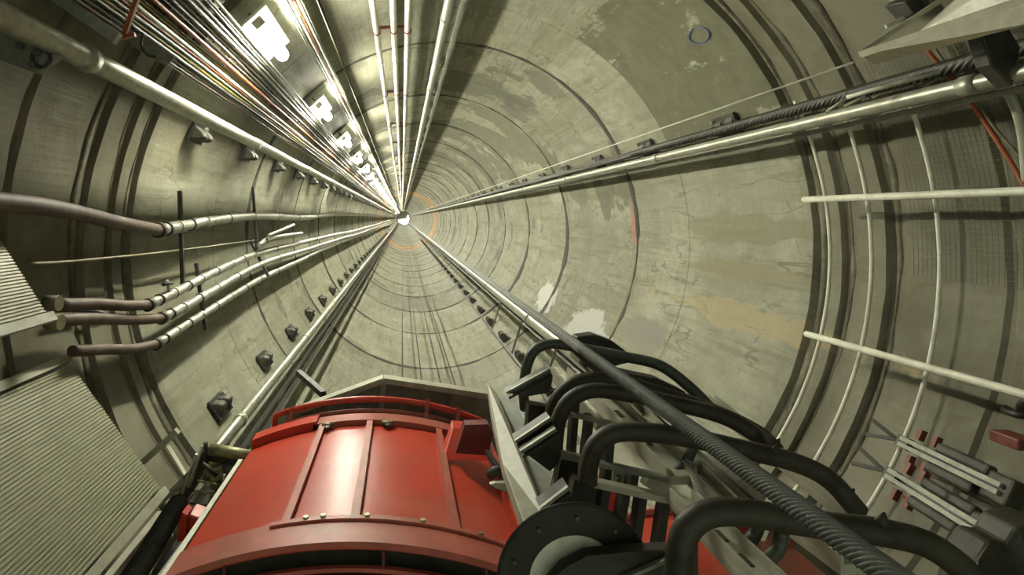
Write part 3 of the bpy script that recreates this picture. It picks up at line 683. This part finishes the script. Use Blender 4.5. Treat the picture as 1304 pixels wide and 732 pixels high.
# black channel arms at the hose feet
for i, (pg, y_, lb) in enumerate((
    ([(645, 500), (700, 470), (704, 480), (700, 500), (670, 505)], 3.7, 'grey-green foot bracket under the topmost hose'),
    ([(656, 562), (701, 532), (708, 545), (700, 566), (668, 572)], 3.05, 'dark angled foot bracket under the second hose'),
    ([(663, 575), (708, 546), (716, 558), (712, 590), (700, 600), (676, 582)], 2.95, 'dark angled foot bracket under the third hose'),
    ([(688, 648), (724, 620), (728, 640), (716, 668), (700, 668)], 2.62, 'dark angled foot bracket beside the reel'))):
    t = thing('foot_bracket', lb, 'bracket', None, P(*pg[0], y_))
    MB().prism([P(*q, y_) for q in pg], (0, .10, 0)).build('web', 'greenish' if i == 0 else 'blackpaint', t)
    MB().bar(P(*pg[0], y_-.01), P(*pg[1], y_-.01), .016, .02, (0,1,0)).build('flange', 'galv_dull', t)
    a = (pg[0][0]+3, pg[0][1]+7); b_ = (pg[1][0]+3, pg[1][1]+7)
    MB().bar(P(*a, y_-.01), P(*b_, y_-.01), .014, .012, (0,1,0)).build('flange', 'dark', t)
# dark guide plates
for pg, y_, lb in (([(735, 429), (757, 426), (780, 434), (804, 452), (802, 462), (781, 467), (743, 461), (730, 450)], 4.1, 'dark many-sided plate behind rope, above the hoses'),
                   ([(776, 486), (790, 473), (839, 483), (873, 499), (877, 510), (850, 508), (826, 503), (790, 496)], 3.55, 'dark many-sided plate lying across the second hose')):
    t = thing('guide_plate', lb, 'plate', None, P(*pg[0], y_))
    MB().prism([P(*q, y_) for q in pg], (0, .12, 0)).build('plate_body', 'dark', t, .01)
    cx_ = sum(q[0] for q in pg)/len(pg); cy_ = sum(q[1] for q in pg)/len(pg)
    for dx in (-22, 0, 20): MB().tube([P(cx_+dx, cy_+dx*.3-2, y_-.02), P(cx_+dx, cy_+dx*.3-2, y_+.03)], .014, 6, sm=False).build('bolt', 'greenish', t)
q = [(745, 450), (760, 462), (775, 478), (757, 480), (742, 466)]
tag(MB().prism([P(*a, 4.3) for a in q], (0, .1, 0)).build('pipe_clamp', 'greenish', None, .01), 'lumpy grey clamp under the dark plate beside the rope', 'clamp')

# ---------------------------------------------------------------- slatted rack
rk = thing('slatted_rack', 'black slatted rack with pale rails behind the reel', 'rack', None, P(800, 660, 2.8))
def rbar(a, b_, y_, w, h, m, nm, par=rk): return MB().bar(P(*a, y_), P(*b_, y_), w, h, (0,1,0)).build(nm, m, par)
rbar((722, 526), (786, 541), 3.3, .022, .05, 'galv_dull', 'rail'); rbar((760, 589), (850, 609), 2.9, .022, .06, 'galv_dull', 'rail'); rbar((742, 611), (876, 640), 2.75, .03, .06, 'cream', 'rail')
rbar((712, 578), (742, 584), 3.0, .03, .06, 'galv_dull', 'rail')
for a, b_, y_ in (((732, 508), (727, 575), 3.35), ((750, 528), (744, 580), 3.35), ((775, 560), (770, 616), 2.95), ((806, 600), (802, 624), 2.95), ((770, 618), (762, 668), 2.8), ((795, 623), (786, 672), 2.8), ((816, 628), (806, 700), 2.8), ((845, 635), (834, 712), 2.8), ((870, 640), (862, 712), 2.8)):
    rbar(a, b_, y_, .04, .07, 'blackpaint', 'slat')
for pg, y_ in (([(713, 578), (745, 583), (740, 615), (722, 622), (703, 630)], 3.0), ([(729, 607), (762, 613), (757, 650), (720, 650)], 2.8), ([(672, 512), (702, 517), (700, 545), (668, 556)], 3.7)):
    MB().prism([P(*q, y_) for q in pg], (0, .05, 0)).build('side_plate', 'blackpaint', rk)
    for i in (0, len(pg)-1):
        MB().bar(P(*pg[i], y_-.01), P(*pg[(i+1) % len(pg)], y_-.01), .018, .02, (0,1,0)).build('plate_rim', 'galv_dull', rk)
# cream channels running under the hoses
for i, (a, b_, w, h, m, lb) in enumerate((
    ((735, 478, 4.3), (868, 612, 2.9), .17, .05, 'cream', 'wide cream channel with slots under the hoses'),
    ((790, 505, 4.2), (935, 662, 2.55), .10, .06, 'cream', 'long cream channel right of the slotted one'),
    ((868, 640, 2.7), (985, 760, 1.95), .12, .05, 'cream', 'cream channel end above the red tank at the bottom'),
    ((730, 450, 5.1), (1000, 690, 2.85), .06, .06, 'galv_dull', 'narrow dull steel channel between cream channel and guide pipe'),
    ((1000, 655, 2.9), (1100, 725, 2.45), .22, .05, 'cream', 'broad tan steel plate channel at the bottom under rope'),
    ((905, 515, 3.9), (1130, 700, 2.75), .07, .05, 'cream', 'tan rail right of the twisted rope'),
    ((700, 470, 4.9), (770, 545, 3.95), .12, .05, 'galv', 'short pale channel behind the second hose'))):
    t = thing('steel_channel', lb, 'channel', None, P(*a))
    A, B_ = P(*a), P(*b_); MB().bar(A, B_, w, h).build('web', m, t, .006)
    d_ = (B_-A).normalized(); sx = d_.cross(Vector((0, 0, 1))).normalized()
    for s in (-1, 1): MB().bar(A + sx*s*(w/2-.008) + Vector((0, 0, .03)), B_ + sx*s*(w/2-.008) + Vector((0, 0, .03)), .014, h+.03).build('flange', m, t)
    if i in (0, 1, 2):
        for q in (.25, .5, .75):
            c_ = A.lerp(B_, q) + Vector((0, 0, h/2+.002)); MB().box(c_, (.03, .09, .008), (sx, d_, sx.cross(d_))).build('slot', 'black', t)
# small boxes on the channels and a white tag with a 2
tg = thing('number_tag', 'small pale tag marked 2 behind the rack slats', 'tag', None, P(788, 611, 3.0))
MB().prism([P(781, 598, 3.0), P(797, 601, 3.0), P(795, 622, 3.0), P(779, 619, 3.0)], (0, .01, 0)).build('tag_plate', 'cream', tg)
cu = bpy.data.curves.new('digit', 'FONT'); cu.body = '2'; cu.size = .062; cu.extrude = .002; cu.align_x = 'CENTER'; cu.align_y = 'CENTER'
tmp = bpy.data.objects.new('tmp', cu); COL.objects.link(tmp); bpy.context.view_layer.update()
me = bpy.data.meshes.new_from_object(tmp.evaluated_get(bpy.context.evaluated_depsgraph_get())); bpy.data.objects.remove(tmp)
dg = bpy.data.objects.new('digit', me); me.materials.clear(); me.materials.append(M['black']); COL.objects.link(dg); dg.parent = tg
dg.rotation_euler = (math.pi/2, 0, 0); dg.location = P(788, 610, 2.99) - tg.location
for pg, y_, m, lb in (([(826, 606), (850, 612), (862, 630), (838, 628), (822, 618)], 3.0, 'cream', 'small cream box on the channel above the rack rail'),
                      ([(876, 586), (890, 592), (893, 604), (878, 600)], 3.0, 'galv', 'small silvery block beside the upper tube stub'),
                      ([(895, 594), (908, 600), (912, 612), (897, 610)], 3.0, 'galv', 'small silvery block right of the upper tube stub'),
                      ([(970, 672), (982, 672), (975, 690), (966, 688)], 2.7, 'white_tube', 'tiny white block between the two lower tube stubs')):
    tag(MB().prism([P(*q, y_) for q in pg], (0, .08, -.02)).build('small_block', m, None, .006), lb, 'block')
# red tank under the rack
tk = thing('red_tank', 'red rounded tank body behind the rack slats at the bottom', 'tank', None, (1.6, 3.0, -2.6))
b = MB(); NXT = 20; prof = [(1.0 + 1.55*i/NXT, -2.15 + .22*math.sin(math.pi*i/NXT)) for i in range(NXT+1)]
b.prism([(x, 2.3, z) for x, z in prof] + [(2.55, 2.3, -3.0), (1.0, 2.3, -3.0)], (0, 1.35, 0)); b.build('tank_shell', 'red', tk)
for yy in (2.35, 3.6): 
    MB().tube([(x, yy, z+.01) for x, z in prof], .025, 8).build('rim', 'red_dusty', tk)
MB().tube([P(762, 640, 3.35) + Vector((0, -.1, 0)), P(762, 640, 3.35) + Vector((0, .1, 0))], .13, 20).build('round_cap', 'red_bright', tk)

# ---------------------------------------------------------------- reel
yr = 2.2; rc = P(733, 741, yr)
rl = thing('cable_reel', 'black round reel with grey hub at bottom centre right', 'reel', None, rc)
def disc(c, r0, r1, th, seg=48, ax='y'):
    b = MB(); vs = []
    for i in range(seg):
        a = 2*math.pi*i/seg; e = Vector((math.cos(a), 0, math.sin(a)))
        for r, q in ((r0, 0), (r1, 0), (r1, th), (r0, th)): vs.append(c + e*r + Vector((0, q, 0)))
    b.add(vs, [(i*4+k, ((i+1) % seg)*4+k, ((i+1) % seg)*4+(k+1) % 4, i*4+(k+1) % 4) for i in range(seg) for k in range(4)]); return b
ff = disc(rc, .185, .305, .03).build('front_flange', 'blackpaint', rl, .004)
disc(rc + Vector((0, .012, 0)), .02, .20, .10).build('hub', 'white_tube', rl)
MB().torus(rc + Vector((0, .015, 0)), .300, .014, 60, 6).build('rim', 'blackpaint', rl)
for i in range(10):
    a = 2*math.pi*i/10 + .3; q = rc + Vector((math.cos(a)*.26, 0, math.sin(a)*.26)); MB().tube([q, q - Vector((0, .012, 0))], .009, 6, sm=False).build('bolt', 'greenish', ff)
ar = thing('reel_arm', 'black curved arm in front of the reel reaching the nearest hose', 'arm', None, P(800, 720, 2.1))
MB().prism([P(*q, 2.1) for q in ((690, 765), (700, 744), (718, 724), (748, 708), (800, 703), (868, 700), (890, 690), (890, 760))], (0, .06, 0)).build('arm_plate', 'black', ar, .006)
MB().bar(P(790, 738, 2.08), P(862, 706, 2.08), .014, .02, (0,1,0)).build('arm_edge', 'galv_dull', ar)

# ---------------------------------------------------------------- machine left of the car
mc = thing('guide_roller_unit', 'greasy yellowish roller machinery left of the red car', 'machine', None, P(290, 610, 4.95))
ym = 4.95
MB().tube([P(267, 571, ym), P(330, 583, ym)], .052, 14).build('roller', 'brass', mc)
MB().tube([P(266, 580, ym+.05), P(326, 594, ym+.05)], .045, 14).build('roller', 'black', mc)
MB().tube([P(262, 563, ym), P(262, 590, ym)], .02, 8).build('roller_yoke', 'dark', mc)
MB().prism([P(*q, ym+.1) for q in ((262, 590), (285, 586), (300, 600), (296, 622), (270, 626), (256, 610))], (0, .2, 0)).build('gearbox', 'brass', mc, .015)
MB().tube([P(286, 596, ym), P(300, 600, ym)], .05, 12).build('motor_cap', 'galv_dull', mc)
MB().prism([P(*q, ym) for q in ((300, 590), (322, 588), (316, 604), (302, 604))], (0, .1, 0)).build('red_block', 'red_dark', mc)
MB().prism([P(*q, ym) for q in ((284, 618), (296, 616), (294, 628), (286, 628))], (0, .1, 0)).build('red_block', 'red_bright', mc)
MB().prism([P(*q, ym+.1) for q in ((240, 640), (268, 580), (256, 574), (222, 640), (200, 672), (214, 680))], (0, .05, 0)).build('mount_frame', 'dark', mc)
MB().tube([P(252, 612, ym), P(300, 622, ym)], .012, 8).build('cross_rod', 'brass', mc)
MB().tube([P(248, 624, ym-.1), P(292, 632, ym-.1)], .012, 8).build('cross_rod', 'brass', mc)
MB().tube([P(232, 652, ym-.4), P(276, 662, ym-.4)], .012, 8).build('cross_rod', 'brass', mc)
MB().tube([P(246, 628, ym-.1), P(230, 655, ym-.4)], .014, 8).build('side_rod', 'rust', mc)
MB().tube([P(258, 568, ym), P(240, 620, ym-.1)], .018, 8).build('side_rod', 'galv', mc)
for k_, (px, py) in enumerate(((270, 600), (280, 610), (266, 616), (292, 606), (304, 612))):
    MB().tube([P(px, py, ym-.03), P(px, py, ym+.12)], .022, 8).build('nut', 'dark' if k_ % 2 else 'brass', mc)
rm = thing('red_bracket', 'small red bracket between the machine and the springy black hose', 'bracket', None, P(245, 672, 3.7))
MB().prism([P(*q, 3.7) for q in ((228, 672), (240, 655), (268, 664), (262, 686), (232, 686))], (0, .15, 0)).build('plate', 'red', rm, .01)
MB().prism([P(*q, 3.65) for q in ((226, 676), (232, 652), (238, 656), (236, 688), (226, 690))], (0, .1, 0)).build('lug', 'red_bright', rm)
sp = thing('ribbed_hose', 'black ribbed hose descending left of the red car', 'hose', None, P(200, 700, 3.4))
pts = smooth([P(228, 640, 3.9), P(208, 672, 3.6), P(184, 712, 3.3), P(156, 755, 3.0)], 20)
MB().tube(pts, [.050 + .020*(i % 2) for i in range(len(pts))], 14, sm=False).build('hose_body', 'dark', sp)
tag(MB().bar(P(205, 655, 4.0), P(120, 760, 3.1), .05, .05).build('steel_strut', 'cream'), 'pale steel strut along the lower edge of the large beige panel', 'strut')
tag(MB().box(P(228, 715, 3.6), (.2, .4, .12)).build('grey_box', 'dark', None, .02), 'dark box in the gap between ribbed hose and red car', 'box')
tag(MB().bar(P(262, 660, 3.9), P(190, 760, 3.0), .06, .04).build('steel_strut', 'galv_dull'), 'dark steel runner beneath the ribbed hose', 'strut')

# ---------------------------------------------------------------- white guard frame on the right wall
def hoop_r(px, Y0): return (px-VX)*Y0/F - CX
for i, (Yh, px, a0_, a1_, lb) in enumerate(((6.0, 1057, 26, -36, 'farthest'), (5.46, 1110, 24, -40, 'middle'), (4.77, 1197, 22, -42, 'nearest'))):
    rh = hoop_r(px, Yh)
    pts = [(CX + rh*math.cos(math.radians(a0_ + (a1_-a0_)*k/40)), Yh, CZ + rh*math.sin(math.radians(a0_ + (a1_-a0_)*k/40))) for k in range(41)]
    tag(MB().tube(pts, .018, 10).build('white_hoop', 'white_tube'), 'thin white curved tube on the right wall, %s of three' % lb, 'tube', 'white curved tubes on the right wall')
for px, py, px2, py2, lb in ((1024, 254, 1304, 245, 'straight white tube crossing the three curved tubes, upper one'), (1027, 425, 1304, 500, 'straight pale tube crossing the three curved tubes, lower one')):
    rho = (4.30 if py < 300 else 4.34); x, z = L(px2, py2, rho); x1, z1 = L(px, py, rho)
    y1 = F*rho/math.hypot(px-VX, py-VY)
    tag(MB().tube([(x1, y1, z1), ((x+x1)/2, 4, (z+z1)/2), (x, 1.0, z)], .032, 12).build('straight_tube', 'white_tube'), lb, 'tube')
# fine wire mesh panel behind it
b = MB(); rm_ = 3.93
def cyl(a, yv, r): return Vector((CX + r*math.cos(a), yv, CZ + r*math.sin(a)))
a0_, a1_ = math.radians(28), math.radians(-2)
for k in range(44):
    a = a0_ + (a1_-a0_)*k/43; b.tube([cyl(a, 5.1, rm_), cyl(a, 3.0, rm_)], 0.0020, 4, cap=False)
for k in range(50):
    yv = 5.1 - 2.1*k/49; b.tube([cyl(a0_ + (a1_-a0_)*q/10, yv, rm_) for q in range(11)], 0.0020, 4, cap=False)
tag(b.build('wire_mesh', 'mesh'), 'fine dull wire mesh over the upper right wall', 'mesh', None, 'stuff')

# ---------------------------------------------------------------- upper right beam and plate
ub = thing('overhead_beam', 'dirty yellow beam with white plate poking in at top right', 'beam', None, P(1095, 72, 4.2))
def Lq(px, py, Y_): return P(px, py, Y_)
MB().prism([P(1096, 70, 4.2), P(1112, 80, 4.2), P(1112, 74, 4.2), P(1100, 66, 4.2)], (0, .02, 0)).build('beam_tip', 'cream', ub)
MB().add([P(1096, 70, 4.2), P(1112, 82, 4.2), P(1330, 26, 2.9), P(1330, -8, 2.9), P(1097, 68, 4.22), P(1112, 80, 4.25), P(1330, 24, 2.98), P(1330, -10, 2.98)],
         [(0,1,2,3), (4,7,6,5), (0,4,5,1), (1,5,6,2), (2,6,7,3), (3,7,4,0)]).build('beam_web', 'yellow_beam', ub)
MB().bar(P(1096, 69, 4.2), P(1330, -8, 2.9), .05, .02, (0,1,0)).build('upper_flange', 'cream', ub)
MB().add([P(1165, 46, 4.2), P(1330, -10, 3.3), P(1330, -60, 3.3), P(1225, -8, 4.2), P(1165, 45, 4.22), P(1330, -11, 3.32), P(1330, -61, 3.32), P(1225, -9, 4.22)],
         [(0,1,2,3), (4,7,6,5), (0,4,5,1), (1,5,6,2), (2,6,7,3), (3,7,4,0)]).build('white_plate', 'white_tube', ub)
MB().bar(P(1098, 66, 4.25), P(1205, -4, 4.25), .035, .02, (0,1,0)).build('slanting_edge', 'cream', ub)
MB().bar(P(1128, 34, 4.5), P(1190, 2, 4.5), .03, .02, (0,1,0)).build('slanting_edge', 'white_tube', ub)
for c_, r, m, lb in (([(1165, 45), (1190, 75), (1215, 105), (1250, 150), (1280, 195), (1304, 235), (1330, 290)], .016, 'orange', 'orange cable sagging down the top right wall'),
                     ([(1180, 45), (1205, 82), (1235, 118), (1265, 160), (1304, 205)], .010, 'yellow_beam', 'thin tan cable next to the orange one'),
                     ([(1270, 100), (1290, 130), (1302, 170), (1308, 230)], .03, 'cream', 'pale curved conduit at the right picture edge')):
    tag(MB().tube(smooth([wallpt(a, q, .12) for a, q in c_]), r, 8).build('wall_cable', m), lb, 'cable')
tag(MB().prism([P(1245, 30, 3.6), P(1278, 22, 3.6), P(1300, 60, 3.6), P(1290, 110, 3.6), P(1262, 82, 3.6)], (0, .1, 0)).build('dark_bracket', 'dark', None, .01), 'dark bracket behind the guide pipe at the top right', 'bracket')
tag(MB().tube([P(1078, 124, 4.6), P(1196, 91, 4.2)], .018, 8).build('pale_rod', 'white_tube'), 'short pale rod between black rope and right guide pipe', 'rod')
for a, b_, lb in (((1052, 143), (1078, 125), 'left'), ((1075, 136), (1102, 122), 'middle'), ((1175, 112), (1200, 95), 'right')):
    tag(MB().tube([P(*a, 4.6), P(*b_, 4.5)], .012, 6).build('brace_rod', 'cream'), 'thin slanted brace under the black rope, %s one' % lb, 'rod')
tag(MB().prism([wallpt(1140, 0, .02), wallpt(1160, 22, .02), wallpt(1180, 10, .02), wallpt(1168, -6, .02)], (-.1, .0, -.05)).build('junction_box', 'dark', None, .01), 'small dark box on the wall above the yellow beam', 'box')

# blue chalk ring and grey plate marks on the wall
q = wallpt(890, 45, .02); er, et = frame(q.x, q.z)
vs = []
pts = [q + et*(.11*math.cos(t_/12*2*math.pi)) + Vector((0, .20*math.sin(t_/12*2*math.pi), 0)) for t_ in range(12)]
tag(MB().tube(pts, .008, 5).build('paint_mark', 'blue'), 'blue painted loop mark on the upper right concrete', 'mark')

# grey junction plate at the left edge behind the corner pipe
jp = thing('junction_plate', 'grey bolted plate behind the guide pipe in the top left corner', 'plate', None, P(35, 65, 3.7))
MB().prism([P(-10, 30, 3.7), P(30, 48, 3.70), P(62, 66, 3.70), P(80, 70, 3.70), P(48, 94, 3.70), P(-10, 72, 3.70)], (0, .04, 0)).build('plate_body', 'galv_dull', jp, .006)
for px, py in ((24, 58), (46, 66), (40, 82)): MB().tube([P(px, py, 3.75), P(px, py, 3.66)], .025, 6, sm=False).build('bolt', 'dark', jp)
MB().torus(P(52, 74, 3.68), .06, .012, 16, 6).build('ring', 'dark', jp)

# ---------------------------------------------------------------- bar fixtures on the lower right wall
def fixture(px0, py0, px1, py1, y0, y1, label):
    A, B_ = P(px0, py0, y0), P(px1, py1, y1); d = (B_-A).normalized(); er, et = frame((A.x+B_.x)/2, (A.z+B_.z)/2)
    t = thing('rail_fixture', label, 'fixture', None, A)
    for s in (-1, 1): MB().bar(A + et*.026*s, B_ + et*.026*s, .034, .05, er).build('bar', 'galv_dull', t)
    MB().bar(A + er*.03, B_ + er*.03, .03, .02, er).build('core', 'dark', t)
    for s in (-1, 1):
        e = A - d*.05
        MB().bar(e, e + (Vector((0, 1, 0))*.20 + et*.07*s - er*.08 ), .03, .02, er).build('fork', 'dark', t)
    MB().box(A + d*.03, (.10, .12, .05), (et, d, er)).build('fork_head', 'dark', t)
    Ln = (B_-A).length
    for q in (.13, .30):
        for s in (-1, 1):
            c_ = A + d*Ln*q + et*.11*s + er*.03
            MB().bar(c_ - et*.04*s, c_ + et*.05*s, .035, .05, er).build('red_clamp', 'rust_red', t)
    for q, s, w in ((.50, 1, .28), (.72, 1, .24), (.55, -1, .42)):
        c_ = A + d*Ln*q + et*.085*s + er*.03; MB().box(c_, (.08, w, .08), (et, d, er)).build('pad', 'black', t, .02)
    MB().box(A + d*Ln*.95 + er*.06, (.2, .2, .12), (et, d, er)).build('end_block', 'black', t, .02)
fixture(1148, 562, 1276, 624, 4.65, 3.75, 'pale double-bar fixture with forked dark tip on lower right wall, upper one')
fixture(1132, 603, 1252, 677, 4.45, 3.62, 'pale double-bar fixture with forked dark tip on lower right wall, lower one')
MBx = MB()
for i, (a, b_, lb) in enumerate((((1160, 590), (1290, 650), 'thin rusty red rod between the two double-bar fixtures'), ((1150, 632), (1250, 690), 'thin rusty red rod below the lower double-bar fixture'))):
    tag(MB().tube([wallpt(*a, .12), wallpt(*b_, .12)], .010, 6).build('red_rod', 'rust_red'), lb, 'rod')
tag(MB().box(P(1290, 560, 3.9), (.14, .2, .08)).build('red_bracket', 'rust_red', None, .01), 'dark red bracket at the right picture edge', 'bracket')
tag(MB().tube(smooth([wallpt(1280, 520, .1), wallpt(1298, 528, .15), wallpt(1304, 512, .1), wallpt(1330, 515, .1)]), .03, 8).build('dark_clamp', 'dark'), 'small dark clamp above the dark red bracket', 'clamp')
tag(MB().prism([P(1242, 712, 3.2), P(1262, 690, 3.2), P(1282, 694, 3.2), P(1296, 672, 3.2), P(1330, 664, 3.2), P(1340, 800, 3.0), P(1230, 790, 3.0)], (0, .2, 0)).build('dark_machine', 'black', None, .02), 'black machine mass in the bottom right corner', 'machine')

# ---------------------------------------------------------------- brackets in the top left corner
tag(MB().bar(P(66, -8, 3.95), P(150, 50, 3.95), .085, .05, (0,1,0)).build('slotted_angle', 'galv'), 'pale speckled angle bar at the top left beside the wide tray', 'bar')
ob = thing('orange_bracket', 'rusty orange cable bracket at the end of the pale angle bar', 'bracket', None, P(160, 30, 4.25))
MB().bar(P(176, -6, 4.2), P(158, 46, 4.2), .035, .03, (0,1,0)).build('arm', 'orange', ob)
MB().bar(P(146, 50, 4.2), P(172, 44, 4.2), .03, .03, (0,1,0)).build('foot', 'orange', ob)
tag(MB().tube(smooth([P(182, 42, 4.6), P(180, 58, 4.6), P(188, 70, 4.6), P(200, 72, 4.6)]), .012, 8).build('loose_cable', 'black'), 'short loose black cable curling below the wide tray', 'cable')
tag(MB().prism([P(162, 38, 4.75), P(182, 44, 4.75), P(222, 72, 4.75), P(212, 84, 4.75), P(186, 70, 4.75), P(160, 52, 4.75)], (0, .03, 0)).build('splice_plate', 'galv_dull', None, .004), 'grey splice plate under the wide cable tray', 'plate')
# more of the roller machine
for a, b_, rr_, m_ in (((250, 578), (232, 628), .012, 'galv'), ((300, 598), (322, 602), .014, 'rust_red'), ((240, 640), (288, 648), .010, 'rust'),
                       ((270, 630), (262, 652), .012, 'brass'), ((286, 604), (280, 640), .010, 'galv'), ((258, 590), (276, 606), .020, 'dark')):
    MB().tube([P(*a, 4.8), P(*b_, 4.8)], rr_, 8).build('linkage_rod', m_, mc)
MB().prism([P(*q, 4.85) for q in ((266, 598), (282, 596), (284, 612), (268, 614))], (0, .1, 0)).build('cover_plate', 'brass', mc, .01)
MB().prism([P(*q, 4.85) for q in ((272, 626), (284, 624), (284, 636), (274, 640))], (0, .1, 0)).build('cover_plate', 'greenish', mc, .01)
t = thing('drive_cylinder', 'grey cylinder with red cap below the roller machine', 'cylinder', None, P(262, 668, 4.0))
MB().tube([P(238, 660, 4.0), P(262, 672, 4.0)], .055, 14).build('barrel', 'red', t)
MB().tube([P(228, 655, 4.0), P(238, 660, 4.0)], .062, 14).build('cap', 'red_bright', t)
MB().tube([P(262, 672, 4.0), P(276, 679, 4.0)], .03, 12).build('shaft', 'galv', t)
